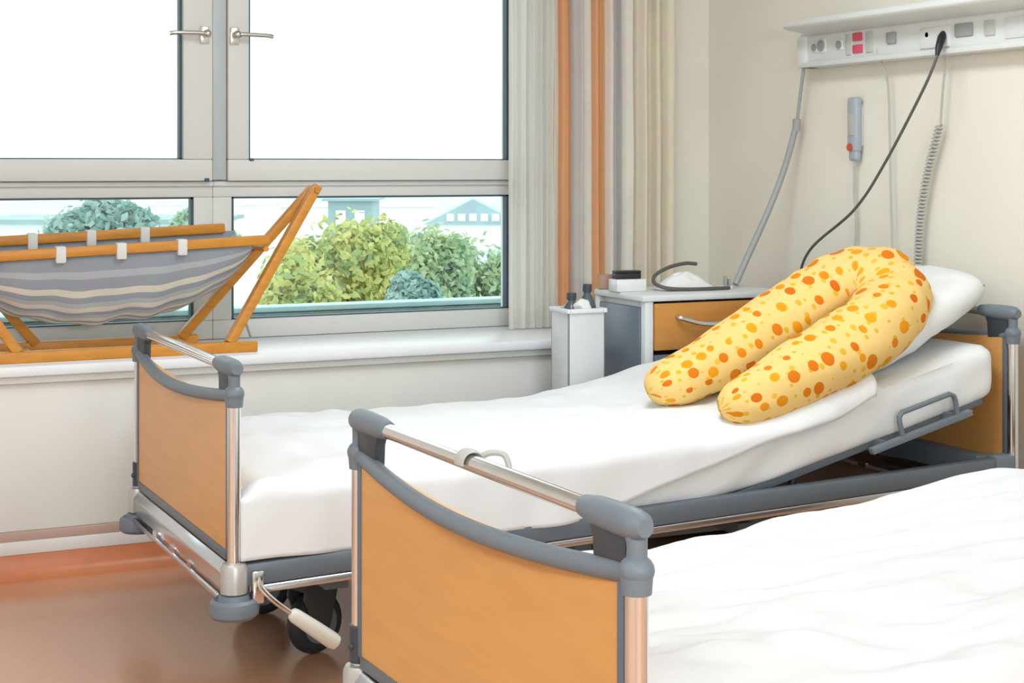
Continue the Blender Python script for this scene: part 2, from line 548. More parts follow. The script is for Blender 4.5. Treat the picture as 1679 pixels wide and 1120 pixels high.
wlt = thing('wall_fill_light', 'long white fill light added high on the unseen wall behind the viewer', 'wall light', (.6, YF, 1.75))  # unseen lamp added as fill for the sides facing the camera
MB().box((-1.1, 0, -.20), (1.1, .09, .20), .012).build('housing', M['whiteplastic'], wlt)
MB().box((-1.07, .085, -.17), (1.07, .100, .17), .004).build('diffuser', emit_mat('wall_fill_diffuser', (1, .97, .93), 2.0), wlt)
L = bpy.data.lights.new('wall_fill_lamp', 'AREA'); L.shape = 'RECTANGLE'; L.size = 2.1; L.size_y = .32
L.energy = WALL_FILL_W; L.color = FILL_COL
lo = bpy.data.objects.new('wall_fill_lamp', L); COL.objects.link(lo); lo.parent = wlt
lo.location = (0, .112, 0); lo.rotation_euler = (PI / 2, 0, 0)


# ------------------------------------------------------------------ hospital beds
L_BED, W_BED = 2.30, 0.96
HB, HR = .700, .7565


def tilt(x):            # side bars climb a little towards the head
    return .288 + .070 * x / L_BED


def end_board(root, x, out, kind, dz=0.0):
    """foot board (out=-1) or head board (out=+1) standing at local x"""
    hb, hr = HB + dz, HR + dz
    foot = kind == 'foot'
    # curved grey rail
    curve = [Vector((x + out * .030 * math.sin(PI * k / 40), W_BED * k / 40, hb - .004 - .028 * math.sin(PI * k / 40) ** .9)) for k in range(41)]
    r = MB().tube(curve, .0148, 14)
    for y in (0, W_BED):
        r.sph((x, y, hb), .0235, 1, 1, .88)
        r.cyl((x, y, hb - .03), (x, y, hb), .0195, .022)
    r.build('curved_rail', M['grey'], root)
    # panel
    top = [(p.y, p.z) for p in curve[2:-2]]
    poly = [(.030, .338)] + [(.030, top[0][1])] + top + [(W_BED - .030, top[-1][1]), (W_BED - .030, .338)]
    MB().prism(poly, 'x', x - .009, x + .009).build(kind + '_panel', M['beech'], root)
    e = MB()
    for y in (.0225, W_BED - .0225):
        e.box((x - .012, y - .009, .336), (x + .012, y + .009, hb - .015), .003)
    e.box((x - .013, .03, .318), (x + .013, W_BED - .03, .340), .003)
    e.build('edge_strip', M['barblue'], root)
    # grip tube
    MB().cyl((x, .10, hr), (x, W_BED - .10, hr), .0132, n=28).build('grip_rail', M['chrome'], root)
    for s, y in ((1, 0.0), (-1, W_BED)):
        c = MB()
        pr = [(.0, .012), (.012, .0190), (.03, .0215), (.07, .0215), (.12, .0200), (.155, .0155)]
        c.tube([(x, y + s * (d - .022), hr + .001) for d, _ in pr], [q for _, q in pr], 20)
        c.tube(spline([(x, y + s * .002, hb), (x, y - s * .001, hb + .03), (x, y + s * .004, hr)], 10), [.0165, .0155, .0145, .0138, .0135, .0135, .0138, .0145, .0155, .017, .018], 14)
        c.build('corner_cap', M['grey'], root)
        wp = [(y + s * a, z) for a, z in ((.012, hb - .012), (.012, hr - .006), (.112, hr - .006), (.098, hr - .030), (.094, hb - .020))]
        MB().prism(wp, 'x', x - .010, x + .010, .003).build('bracket_web', M['darkgrey'], root)
        MB().cyl((x, y, .312), (x, y, hb - .022), .0155, n=24).build('corner_post', M['chrome'], root)
        if y > .5:
            k = MB()
            k.cyl((x, y, .322), (x, y, .388), .0195)
            k.sph((x - .018, y - .004, .352), .007)
            k.build('post_collar', M['darkgrey'], root)
        MB().lathe([(.022, .246), (.031, .250), (.031, .306), (.026, .316), (.016, .318)], (x, y, 0)).build('corner_sleeve', M['sleeve'], root)
        MB().lathe([(.030, .192), (.048, .194), (.056, .202), (.0575, .216), (.054, .231), (.046, .237), (.038, .234), (.034, .246), (.018, .248)], (x, y, 0)).build('bumper_wheel', M['grey'], root)
    cb = MB()
    cb.prism([(x - .024, .252), (x - .024, .292), (x - .008, .312), (x + .022, .312), (x + .022, .252)], 'y', .026, W_BED - .026, .003)
    cb.build('cross_bar', M['alu'], root)
    lb = MB()
    lb.box((x - .030, .04, .228), (x - .016, W_BED - .04, .242), .004)
    for yy in (.30, .48, .66):
        lb.box((x - .028, yy - .02, .240), (x - .016, yy + .02, .256))
    lb.build('bumper_strip', M['alu'], root)


def caster(root, x, y, a):
    c = thing_part = bpy.data.objects.new('caster', None); COL.objects.link(c); c.parent = root
    c.location = (x, y, 0); c.rotation_euler = (0, 0, a)
    wm = MB()
    prof = [(.018, -.024), (.062, -.024), (.073, -.018), (.078, -.008), (.079, 0), (.078, .008), (.073, .018), (.062, .024), (.018, .024)]
    wm.lathe(prof)
    bmesh.ops.rotate(wm.bm, cent=(0, 0, 0), matrix=Matrix.Rotation(PI / 2, 3, 'X'), verts=wm.bm.verts[:])
    bmesh.ops.translate(wm.bm, vec=(0, 0, .079), verts=wm.bm.verts[:])
    wm.build('wheel', M['rubber'], c)
    hm = MB().cyl((0, -.027, .079), (0, .027, .079), .050)
    hm.build('hub_cover', M['grey'], c)
    fm = MB()
    for s in (-1, 1):
        fm.prism([(-.022, .065), (.020, .065), (.045, .158), (.03, .172), (-.055, .172), (-.06, .148)], 'y', s * .029, s * .037, .002)
    fm.box((-.058, -.037, .163), (.042, .037, .183), .006)
    fm.cyl((-.005, 0, .17), (-.005, 0, .215), .017)
    fm.build('fork', M['darkgrey'], c)


def make_bed(loc, rz, label, raise_back, retainer=True):
    root = thing('hospital_bed', label, 'bed', loc, rz, None)
    end_board(root, 0.0, -1, 'foot')
    end_board(root, L_BED, 1, 'head', .035)
    for y in (0.004, W_BED - .004):
        s = MB()
        s.prism([(.02, tilt(0) - .026), (.02, tilt(0) + .026), (L_BED - .02, tilt(L_BED) + .026), (L_BED - .02, tilt(L_BED) - .026)], 'y', y - .018, y + .018, .007)
        s.build('side_bar', M['barblue'], root)
        s = MB()
        s.prism([(.04, tilt(0) - .046), (.04, tilt(0) - .027), (L_BED - .03, tilt(L_BED) - .027), (L_BED - .03, tilt(L_BED) - .046)], 'y', y - .012, y + .012, .003)
        s.build('side_rail_trim', M['alu'], root)
        h = MB().box((L_BED - .075, y - .024, tilt(L_BED) - .030), (L_BED - .004, y + .024, tilt(L_BED) + .030), .008)
        h.build('corner_joint', M['grey'], root)
    MB().box((L_BED - .11, .03, tilt(2.2) - .03), (L_BED - .05, W_BED - .03, tilt(2.2) + .03), .005).build('head_cross_bar', M['barblue'], root)
    # lying surface slats and chassis
    d = MB()
    d.box((.06, .05, .300), (1.28, W_BED - .05, .318), .004)
    d.build('lying_surface', M['barblue'], root)
    if raise_back:
        a = math.atan(.243)
        k = MB()
        m = Matrix.Translation((1.30, 0, .306)) @ Matrix.Rotation(-a, 4, 'Y')
        k.box((0.02, .035, .0), (.95, .065, .026), .006, m=m)
        k.box((0.02, W_BED - .065, .0), (.95, W_BED - .035, .026), .006, m=m)
        for i in range(6):
            k.box((.06 + i * .165, .05, .004), (.10 + i * .165, W_BED - .05, .020), .004, m=m)
        k.build('backrest_frame', M['barblue'], root)
        st = MB().cyl((1.72, .30, .25), (1.80, .30, .42), .012).cyl((1.72, .66, .25), (1.80, .66, .42), .012)
        st.cyl((1.72, .26, .25), (1.72, .70, .25), .014)
        st.build('backrest_strut', M['darkgrey'], root)
    else:
        d = MB().box((1.30, .05, .300), (2.20, W_BED - .05, .318), .004)
        d.build('backrest_frame', M['barblue'], root)
    ch = MB()
    for y in (.24, .72):
        ch.box((.12, y - .022, .205), (2.15, y + .022, .245), .004)
    for x in (.27, .95, 1.45, 2.02):
        ch.box((x - .025, .10, .215), (x + .025, .86, .250), .004)
    for x in (.27, 2.02):
        for y in (.10, .86):
            ch.box((x - .03, y - .03, .21), (x + .03, y + .03, .28), .004)
    ch.build('chassis', M['barblue'], root)
    MB().box((1.36, .09, .262), (2.16, W_BED - .09, .272), .002).build('base_panel', mat('brown_base_board', (0.40, 0.235, 0.16), 0.5), root)
    mo = MB().box((.50, .36, .12), (.95, .60, .22), .02)
    mo.build('lift_motor', M['darkgrey'], root)
    for x, y, an in ((.285, .28, .35), (.27, .68, -.3), (2.02, .29, .2), (2.02, .68, .4)):
        caster(root, x, y, an)
    # brake lever at the near foot corner
    lv = MB()
    lv.box((.035, -.030, .225), (.062, -.006, .300), .004)
    lv.tube(spline([(.050, -.024, .285), (.054, -.028, .262), (.085, -.032, .228), (.130, -.034, .192)], 14), .0065, 10)
    lo = lv.build('brake_lever', M['chrome'], root)
    gp = MB().tube([(.122, -.034, .198), (.126, -.034, .1955), (.132, -.034, .190), (.180, -.034, .154), (.222, -.034, .122), (.232, -.034, .115), (.236, -.034, .112)], [.008, .014, .0165, .0185, .0195, .017, .009], 16)
    gp.build('grip', M['ivory'], lo)
    if raise_back and retainer:
        # mattress retainer loop on the backrest
        a = math.atan(.243)
        ca, sa = math.cos(a), math.sin(a)

        def Q(u, v):
            return (1.30 + u * ca - v * sa, -.012, .306 + u * sa + v * ca)
        path = [Q(.615, .010), Q(.612, .06), Q(.615, .075), Q(.627, .084), Q(.80, .084), Q(.812, .075), Q(.815, .06), Q(.812, .010)]
        rt = MB().tube(path, .0075, 10)
        rt.bar(Q(.50, .012), Q(.86, .012), .022, .018, .003)
        rt.bar((1.30 + .55 * ca, .0, .32 + .55 * sa), (1.30 + .55 * ca, .05, .32 + .55 * sa), .02, .02)
        rt.bar((1.30 + .80 * ca, .0, .32 + .80 * sa), (1.30 + .80 * ca, .05, .32 + .80 * sa), .02, .02)
        rt.build('mattress_retainer', M['grey'], root)
    return root


BED_A = ((.980, 3.573, 0), .0077)
BED_B = ((1.0151, 1.790, 0), .0297)
bedA = make_bed(*BED_A, 'farther hospital bed with raised backrest, chrome rails and brown wood foot board facing left', True)
bedB = make_bed(*BED_B, 'nearest hospital bed, its large orange wood foot board at the bottom of the picture', False, False)


# ------------------------------------------------------------------ mattresses and linen
def rise(x, x0=1.32, k=.243, soft=.0225):
    t = x - x0
    return k * .5 * (t + math.sqrt(t * t + soft))


def sweep_slab(mb, x0, x1, y0, y1, bot, top, nx, ny, nzv, round_, wr):
    """soft slab with rounded edges: cross-section loops in y/z marched along x; wr(x,y,z,side)->offset"""
    nper = 2 * ny + 2 * nzv

    def ring(x, inset):
        hb_, ht_ = bot(x), top(x)
        pts = []
        hh = (ht_ - hb_) / 2; cz = (ht_ + hb_) / 2
        hw = (y1 - y0) / 2 - inset; cy = (y0 + y1) / 2
        hh2 = max(.004, hh - inset * .8)
        r = min(round_, hh2 * .95)
        seq = []
        for i in range(ny):
            seq.append((-1 + 2 * i / ny, 1, 't'))
        for i in range(nzv):
            seq.append((1, 1 - 2 * i / nzv, 'f'))
        for i in range(ny):
            seq.append((1 - 2 * i / ny, -1, 'b'))
        for i in range(nzv):
            seq.append((-1, -1 + 2 * i / nzv, 'n'))
        for a, c, side in seq:
            y, z = a * hw, c * hh2
            # round the corners
            iy, iz = hw - r, hh2 - r
            if abs(y) > iy and abs(z) > iz:
                dy, dz = abs(y) - iy, abs(z) - iz
                d = math.hypot(dy, dz)
                mx = max(dy, dz)
                y = math.copysign(iy + dy / d * mx, y); z = math.copysign(iz + dz / d * mx, z)
            p = Vector((x, cy + y, cz + z))
            pts.append(p + wr(p, side))
        return pts
    xs = []
    ends = [(0, .6), (.1, .28), (.35, .08), (1, 0)]
    for e, ins in ends:
        xs.append((x0 + e * round_ * .8, ins * round_))
    for i in range(1, nx):
        xs.append((x0 + round_ * .8 + (x1 - x0 - 1.6 * round_) * i / nx, 0))
    for e, ins in reversed(ends):
        xs.append((x1 - e * round_ * .8, ins * round_))
    rings = [[mb.bm.verts.new(p) for p in ring(x, i)] for x, i in xs]
    for A, B in zip(rings, rings[1:]):
        for j in range(nper):
            mb.bm.faces.new((A[j], A[(j + 1) % nper], B[(j + 1) % nper], B[j]))
    mb.bm.faces.new(rings[0]); mb.bm.faces.new(list(reversed(rings[-1])))
    return mb


def wrA(p, side):
    x, y, z = p
    o = Vector((0, 0, 0))
    if side in ('n', 'f'):
        s = -1 if side == 'n' else 1
        # slanting pull creases in the sheet at the raised part
        cr = nz(x * 7 - z * 9, z * 2.0, 3.1) * .020 * sm(1.0, 1.5, x) + nz(x * 3, z * 9, 8.0) * .008
        o.y = s * cr
        o.z = nz(x * 5, 4.2, 0) * .004
    elif side == 't':
        o.z = nz(x * 4, y * 4, 1.0) * .006
    return o


mt = MB()
sweep_slab(mt, .018, 2.245, .015, W_BED - .015, lambda x: .322 + rise(x), lambda x: .322 + rise(x) + .155, 110, 24, 10, .038, wrA)
mA = mt.build('mattress', M['sheet'], None, 60)
mA.location = BED_A[0]; mA.rotation_euler = (0, 0, BED_A[1])
tag(mA, 'thick mattress in a white fitted sheet on the farther bed, its head end propped up', 'mattress')

mt = MB()
sweep_slab(mt, .022, 2.245, .015, W_BED - .015, lambda x: .320, lambda x: .320 + .108, 60, 20, 8, .035, lambda p, s: Vector((0, 0, 0)))
mB = mt.build('mattress', M['sheet'], None, 60)
mB.location = BED_B[0]; mB.rotation_euler = (0, 0, BED_B[1])
tag(mB, 'mattress lying under the white duvet on the nearest bed', 'mattress')


def topA(x):
    return .322 + rise(x) + .155


def blanketA(a, b):
    # a along the bed, b across (near to far); the near edge hangs down the mattress side towards the foot
    xe = 1.80 - .10 * sm(.1, .5, b) + .03 * math.sin(b * 9)
    x = .012 + (xe - .012) * a
    hang = .155 - .125 * sm(.75, 1.45, x) + .006 * nz(x * 5, 1.0, 2.0)
    r = .032
    far = .07
    y0_, y1_ = -.006, W_BED + .006
    tot = hang + (y1_ - y0_) + far
    q = b * tot - hang
    top = topA(x) + .012 + .012 * math.sin(PI * min(1, max(0, q / W_BED))) ** .5
    wv = nz(x * 3.2, q * 5.0, 2.0) * .012 + nz(x * 8 + q * 5, q * 9 - x * 3, 5.0) * .009 + nz(x * 16, q * 7, 9.0) * .004

    def edge(d):
        """d = distance from the edge inwards -> (inset, drop)"""
        if d > r:
            return d, 0.0
        if d > r - PI * r / 2:
            an = (r - d) / r
            return r - r * math.sin(an), r - r * math.cos(an)
        return 0.0, r + (r - PI * r / 2 - d)
    if q < W_BED / 2:
        i_, d_ = edge(q)
        y = y0_ + i_
    else:
        i_, d_ = edge(y1_ - y0_ - q)
        y = y1_ - i_
    side = min(1, d_ / r)
    z = top - d_ + wv * (1 - side)
    if q < W_BED / 2:
        y += side * (-.003 + .010 * nz(x * 6 - z * 4, z * 3, 4.0) + .006 * nz(x * 14, z * 3, 1.0))
    z += .022 * sm(.93, 1, a) * (1 - sm(.0, .25, b))
    dq = max(0, .03 - a) / .03
    z -= .045 * dq ** 1.5 * (1 - side)
    return Vector((x, y, z))


bl = MB(); bl.grid(blanketA, 150, 120)
oA = bl.build('blanket', M['linen'], None, 180, solid=.012)
oA.location = BED_A[0]; oA.rotation_euler = (0, 0, BED_A[1])
tag(oA, 'smooth white blanket spread over the farther bed under the yellow dotted nursing pillow', 'blanket')


def duvetB(a, b):
    x = .018 + 2.15 * a
    y = -.030 + (W_BED + .060) * b
    ed = min(b, 1 - b)
    z = .436 + .056 * (min(1, ed / .22)) ** .55 + .028 * sm(.35, 1.7, x) + .030 * sm(1.05, 1.35, x) * sm(.3, .9, b)
    z += nz(x * 2.6, y * 6, 4.0) * .024 + nz(x * 4 - y * 3, y * 13, 6.5) * .022 + nz(x * 9 + y * 4, y * 24, 1.0) * .012
    z += .010 * math.exp(-((y - .35 - .12 * math.sin(x * 3)) / .035) ** 2) * sm(.2, .6, x)
    dn = max(0, .07 - b) / .07
    z -= .17 * dn ** 1.1; y -= .012 * math.sin(dn * PI / 2)
    df = max(0, b - .955) / .045
    z -= .15 * df ** 1.2; y += .012 * math.sin(df * PI / 2)
    dq = max(0, .02 - a) / .02
    z -= .05 * dq ** 1.5
    dh = max(0, a - .96) / .04
    z -= .06 * dh ** 1.5
    return Vector((x, y, z))


bl = MB(); bl.grid(duvetB, 150, 90)
oB = bl.build('duvet', M['duvet'], None, 180, solid=.014)
oB.location = BED_B[0]; oB.rotation_euler = (0, 0, BED_B[1])
tag(oB, 'thick rumpled white duvet covering the nearest bed at the lower right', 'duvet')


# ------------------------------------------------------------------ pillows
def pillow_mesh(L, W, T, nu=56, nv=40, seed=0):
    mb = MB()
    for s in (1, -1):
        def f(a, b):
            u, v = 2 * a - 1, 2 * b - 1
            e = (max(0, 1 - abs(u) ** 5) * max(0, 1 - abs(v) ** 5)) ** .36
            pinch = 1 - .06 * (1 - abs(u)) * abs(v) ** 4
            x = u * L / 2 * (1 - .11 * v ** 4)
            y = v * W / 2 * (1 - .09 * u ** 4)
            z = s * T / 2 * e + nz(u * 3 + seed, v * 3, s * 2.0) * .012 * e + nz(u * 8 + seed, v * 5, s * 4.0) * .006 * e
            return Vector((x, y, z))
        mb.grid(f, nu, nv)
    bmesh.ops.remove_doubles(mb.bm, verts=mb.bm.verts[:], dist=.0006)
    return mb


pm = pillow_mesh(.56, .68, .125, seed=3)
# pillow lies on the raised back section, its lower edge towards the foot
pw = pm.build('pillow', M['pillow'], None, 180)
pw.location = (3.055, 4.015, .757)
pw.rotation_euler = (0, -math.radians(26), 0)
tag(pw, 'plump white pillow at the head of the farther bed, behind the yellow dotted pillow', 'pillow')

NP = [(2.285, 3.965, .574), (2.465, 3.97, .634), (2.630, 3.965, .704), (2.795, 3.955, .790), (2.920, 3.93, .862),
      (2.995, 3.86, .880), (2.985, 3.765, .832), (2.885, 3.700, .772), (2.757, 3.680, .708), (2.600, 3.675, .648), (2.475, 3.665, .600), (2.340, 3.672, .560)]
NPATH = spline(NP, 110)


def nursing():
    mb = MB()
    k = len(NPATH)
    n = 40
    Ls = [0]
    for p, q in zip(NPATH, NPATH[1:]):
        Ls.append(Ls[-1] + (q - p).length)
    tot = Ls[-1]
    normal = Vector((-.42, -.12, .90)).normalized()
    rings = []
    us = []
    for i, p in enumerate(NPATH):
        t = (NPATH[min(i + 1, k - 1)] - NPATH[max(i - 1, 0)]).normalized()
        side = t.cross(normal).normalized()
        up = side.cross(t).normalized()
        s = Ls[i] / tot
        d = min(s, 1 - s) * tot
        tip = min(1.0, d / .10)
        endr = math.sqrt(max(0.0, 1 - (1 - tip) ** 2)) * .96 + .04
        r = (.072 + .031 * sm(.03, .40, d)) * endr
        ring = []
        for j in range(n):
            an = 2 * PI * j / n
            ca, sa = math.cos(an), math.sin(an)
            # seam along the outer side pinches slightly
            rr = r * (1 + .05 * math.cos(2 * an))
            rr += nz(p.x * 9 + ca * 1.2, p.y * 9 + sa * 1.2, p.z * 9 + 2) * .008 * tip
            # gathers on the inside of the bend
            bend = math.exp(-((s - .47) / .13) ** 2)
            ins = max(0.0, -ca)
            rr += bend * ins * .007 * math.sin(s * 150 + sa * 2)
            ring.append(p + side * ca * rr * 1.03 + up * sa * rr * .97)
        rings.append([mb.bm.verts.new(q) for q in ring])
        us.append(Ls[i])
    per = 2 * PI * .085
    for i in range(k - 1):
        for j in range(n):
            f = mb.bm.faces.new((rings[i][j], rings[i][(j + 1) % n], rings[i + 1][(j + 1) % n], rings[i + 1][j]))
            for lp, (a, b_) in zip(f.loops, ((i, j), (i, j + 1), (i + 1, j + 1), (i + 1, j))):
                lp[mb.uv].uv = (us[a], per * b_ / n)
    mb.bm.faces.new(list(reversed(rings[0]))); mb.bm.faces.new(rings[-1])
    return mb


npil = nursing().build('nursing_pillow', M['dots'], None, 180)
tag(npil, 'yellow U-shaped nursing pillow with orange dots leaning on the farther bed', 'pillow')

# ------------------------------------------------------------------ bedside cabinet
cab = thing('bedside_cabinet', 'pale grey bedside cabinet with an orange wood drawer between the farther bed and the window', 'cabinet', (2.62, 4.57, 0))
CX, CY, CZ = .54, .33, .775
b = MB()
b.box((.012, .0, .05), (.035, CY, CZ), .003)
b.box((CX - .03, .0, .05), (CX, CY, CZ), .003)
b.box((.012, CY - .02, .05), (CX, CY, CZ))
b.box((.035, .02, .06), (CX - .03, CY - .02, .09))
b.box((.035, .02, .56), (CX - .03, CY - .02, .575))
b.box((.0, -.006, .05), (.030, .024, CZ), .003)
b.box((-.006, CY - .03, .05), (.02, CY, CZ), .003)
b.build('body', M['cabinet'], cab)
MB().box((-.004, .028, .09), (.012, CY - .004, CZ - .02), .004).build('side_panel', M['cabside'], cab)
MB().box((-.012, -.012, CZ), (CX + .008, CY, CZ + .022), .006).build('cabinet_top', M['cabinet'], cab)
dr = MB().box((.035, -.012, .615), (CX - .032, .012, .768), .003).build('drawer', M['drawerwood'], cab)
hd = MB().tube(spline([(.115, -.012, .724), (.125, -.034, .719), (.20, -.040, .700), (.27, -.040, .700), (.345, -.034, .719), (.355, -.012, .724)], 30), .0075, 10)
hd.build('handle', M['steel'], dr)
dd = MB().box((.035, -.010, .10), (CX - .032, .010, .600), .003).build('door', M['barblue'], cab)
MB().box((.06, -.016, .14), (CX - .06, -.010, .46), .004).build('door_panel', M['drawerwood'], dd)
for x in (.05, CX - .05):
    for y in (.04, CY - .04):
        MB().cyl((x, y, 0), (x, y, .05), .022).build('foot', M['rubber'], cab)
ZT = CZ + .022


def put(mb, name, m, label, cat, loc, rz=0):
    o = mb.build(name, m)
    o.location = loc; o.rotation_euler = (0, 0, rz)
    return tag(o, label, cat)


put(MB().box((-.046, -.02, 0), (.046, .02, .020), .004).box((-.046, -.02, .02), (.046, .02, .028), .003), 'remote_case', M['black'],
    'small black oblong case on top of a white box on the bedside cabinet', 'case', (2.652, 4.745, ZT + .042), -.06)
bx = MB().box((-.055, -.035, 0), (.055, .035, .042), .004)
put(bx, 'tissue_box', M['cup'], 'low white box under the small black case on the bedside cabinet', 'box', (2.655, 4.745, ZT), -.06)
lp = spline([(3.005, 4.66, ZT + .0065), (2.93, 4.65, ZT + .0065), (2.83, 4.66, ZT + .0065), (2.765, 4.68, ZT + .012), (2.742, 4.715, ZT + .028),
             (2.765, 4.745, ZT + .052), (2.83, 4.765, ZT + .075), (2.90, 4.775, ZT + .086), (2.945, 4.775, ZT + .083)], 60)
o = MB().tube(lp, .0065, 10).build('black_lamp_cord', M['blackcable'])
tag(o, 'stiff black cord looping up from the bedside cabinet top', 'cord')
wb = MB()
wb.grid(lambda a, b_: Vector((.20 * (a - .5), .10 * (b_ - .5), .055 * (math.sin(PI * a) * math.sin(PI * b_)) ** .6 + nz(a * 6, b_ * 6, 2) * .012 * math.sin(PI * a) * math.sin(PI * b_))), 30, 20)
put(wb, 'folded_cloth', M['pillow'], 'crumpled white cloth inside the loop of black cord on the bedside cabinet', 'cloth', (2.87, 4.735, ZT + .002), .1)
cl = thing('cable_clip', 'small upright grey clip at the right of the bedside cabinet top', 'clip', (3.005, 4.685, ZT))
MB().box((-.022, -.014, 0), (.022, .014, .012), .003).build('base', M['whiteplastic'], cl)
MB().box((-.005, -.008, .012), (.005, .008, .045), .003).box((.010, -.008, .012), (.018, .008, .034), .002).build('prong', M['socketgrey'], cl)

# bin beside the cabinet
bn = thing('waste_bin', 'tall pale grey open-topped bin standing between the bedside cabinet and the window wall', 'bin', (2.425, 4.665, 0))
H = .755
b = MB()
t = .006
b.box((-.066, -.062, .0), (.068, .062, .012))
b.box((-.066, -.062, 0), (-.066 + t, .062, H), .002)
b.box((.068 - t, -.062, 0), (.068, .062, H - .004), .002)
b.box((-.066, -.062, 0), (.068, -.062 + t, H - .004), .002)
b.box((-.066, .062 - t, 0), (.068, .062, H), .002)
b.build('bin_body', M['bin'], bn)
MB().box((-.060, -.056, .616), (.062, .056, .630), .002).build('inner_tray', M['bin'], bn)
MB().box((-.072, -.068, H - .012), (-.060, .068, H + .003), .003).box((.060, -.068, H - .012), (.074, .068, H + .003), .003).box((-.06, -.068, H - .012), (.06, -.056, H + .003), .003).box((-.06, .056, H - .012), (.06, .068, H + .003), .003).build('bin_rim', M['binlight'], bn)


def bottle(x, y, z, lean, h, r, m, label, tip):
    o = thing('drink_bottle', label, 'bottle', (x, y, z))
    o.rotation_euler = lean
    MB().lathe([(r * .9, 0), (r, .006), (r, h * .62), (r * .8, h * .75), (r * .42, h * .85), (r * .40, h * .9)], n=20).build('bottle_body', m, o)
    MB().lathe([(r * .48, h * .88), (r * .5, h * .9), (r * .5, h), (r * .44, h + .002)], n=16).build('cap', tip, o)


bottle(2.392, 4.655, .630, (.0, .03, 0), .175, .032, M['bottle'], 'left dark bottle sticking out of the open-topped bin', M['darkgrey'])
bottle(2.459, 4.670, .630, (0.0, .02, 0), .200, .031, M['bottle'], 'right dark bottle in the open-topped bin, beside the cabinet', M['darkgrey'])
# crumpled bag between them
pb = MB()
pb.sph((0, 0, 0), .03, 1.1, .8, .9, 24)
for v in pb.bm.verts:
    v.co *= 1 + .35 * nz(v.co.x * 45, v.co.y * 45, v.co.z * 45)
put(pb, 'crumpled_bag', M['cup'], 'crumpled white bag between the bottles in the open-topped bin', 'bag', (2.428, 4.632, .760))
# glass and mug on the cabinet's back edge
mg = thing('mug', 'small pale brown mug at the back left corner of the bedside cabinet', 'mug', (2.632, 4.862, ZT))
MB().lathe([(.020, 0), (.024, .004), (.026, .05), (.023, .05), (.021, .01)], n=24).build('mug_body', M['pinkish'], mg)
MB().tube(spline([(.025, 0, .042), (.043, 0, .038), (.043, 0, .016), (.024, 0, .012)], 14), .004, 8).build('handle', M['pinkish'], mg)


# ------------------------------------------------------------------ medical supply rail on the head wall
XR = 3.315
rl = thing('wall_supply_rail', 'long white medical supply rail with sockets high on the cream wall above the farther bed', 'wall rail', (XW, 4.70, 1.56))


def R(mb):
    bmesh.ops.translate(mb.bm, vec=(-XW, -4.70, -1.56), verts=mb.bm.verts[:])
    return mb


b = MB()
b.prism([(XW, 1.562), (XR + .008, 1.562), (XR, 1.575), (XR - .004, 1.668), (XR + .006, 1.682), (XW, 1.682)], 'y', 3.05, 4.692, .003)
R(b).build('rail_body', M['rail'], rl)
b = MB().box((XR - .012, 3.05, 1.562), (XR + .003, 4.692, 1.580), .004)
R(b).build('lower_edge_strip', M['rail'], rl)
b = MB()
b.prism([(XW, 1.672), (XR, 1.672), (3.205, 1.688), (3.195, 1.698), (3.200, 1.716), (XW, 1.722)], 'y', 3.05, 4.625, .004)
R(b).build('light_shelf', M['rail'], rl)
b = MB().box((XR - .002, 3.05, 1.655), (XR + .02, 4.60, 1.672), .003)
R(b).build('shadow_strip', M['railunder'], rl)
b = MB().box((XR - .010, 4.640, 1.562), (XR + .06, 4.694, 1.672), .006)
R(b).build('end_cap', M['rail'], rl)


def socket(y, z, r, m, ring):
    s = R(MB().box((XR - .006, y - r * 1.25, z - r * 1.25), (XR + .003, y + r * 1.25, z + r * 1.25), .003)).build('socket', ring, rl)
    q = MB()
    q.lathe([(r, 0), (r, .004), (r * .75, .004), (r * .72, .001), (r * .1, .001)], n=24)
    bmesh.ops.rotate(q.bm, cent=(0, 0, 0), matrix=Matrix.Rotation(-PI / 2, 3, 'Y'), verts=q.bm.verts[:])
    bmesh.ops.translate(q.bm, vec=(XR - .006, y, z), verts=q.bm.verts[:])
    R(q).build('socket_well', m, s)


socket(4.555, 1.632, .020, M['socketgrey'], M['whiteplastic'])
socket(4.595, 1.628, .013, M['socketgrey'], M['whiteplastic'])
socket(4.455, 1.628, .014, M['socketgrey'], M['whiteplastic'])
for z in (1.648, 1.608):
    R(MB().box((XR - .009, 4.330, z - .014), (XR + .003, 4.380, z + .014), .004)).build('red_socket', M['red'], rl)
R(MB().box((XR - .007, 4.275, 1.592), (XR + .003, 4.312, 1.662), .003)).build('switch_plate', M['railunder'], rl)
R(MB().box((XR - .007, 4.395, 1.590), (XR + .003, 4.420, 1.660), .003)).build('switch_plate', M['railunder'], rl)
R(MB().box((XR - .012, 4.155, 1.612), (XR + .003, 4.200, 1.650), .005)).build('gas_outlet', M['socketgrey'], rl)
R(MB().cyl((XR - .008, 4.002, 1.628), (XR + .003, 4.002, 1.628), .008)).build('indicator', M['green'], rl)
R(MB().box((XR - .008, 3.90, 1.585), (XR + .003, 4.04, 1.650), .004)).build('socket_plate', M['whiteplastic'], rl)
R(MB().box((XR - .010, 3.795, 1.610), (XR + .003, 3.875, 1.652), .006)).build('gas_outlet', M['socketgrey'], rl)
R(MB().box((XR - .008, 3.700, 1.605), (XR + .003, 3.745, 1.652), .004)).build('switch_plate', M['railunder'], rl)
R(MB().box((XR - .006, 3.20, 1.590), (XR + .003, 3.66, 1.655), .004)).build('cover_plate', M['whiteplastic'], rl)

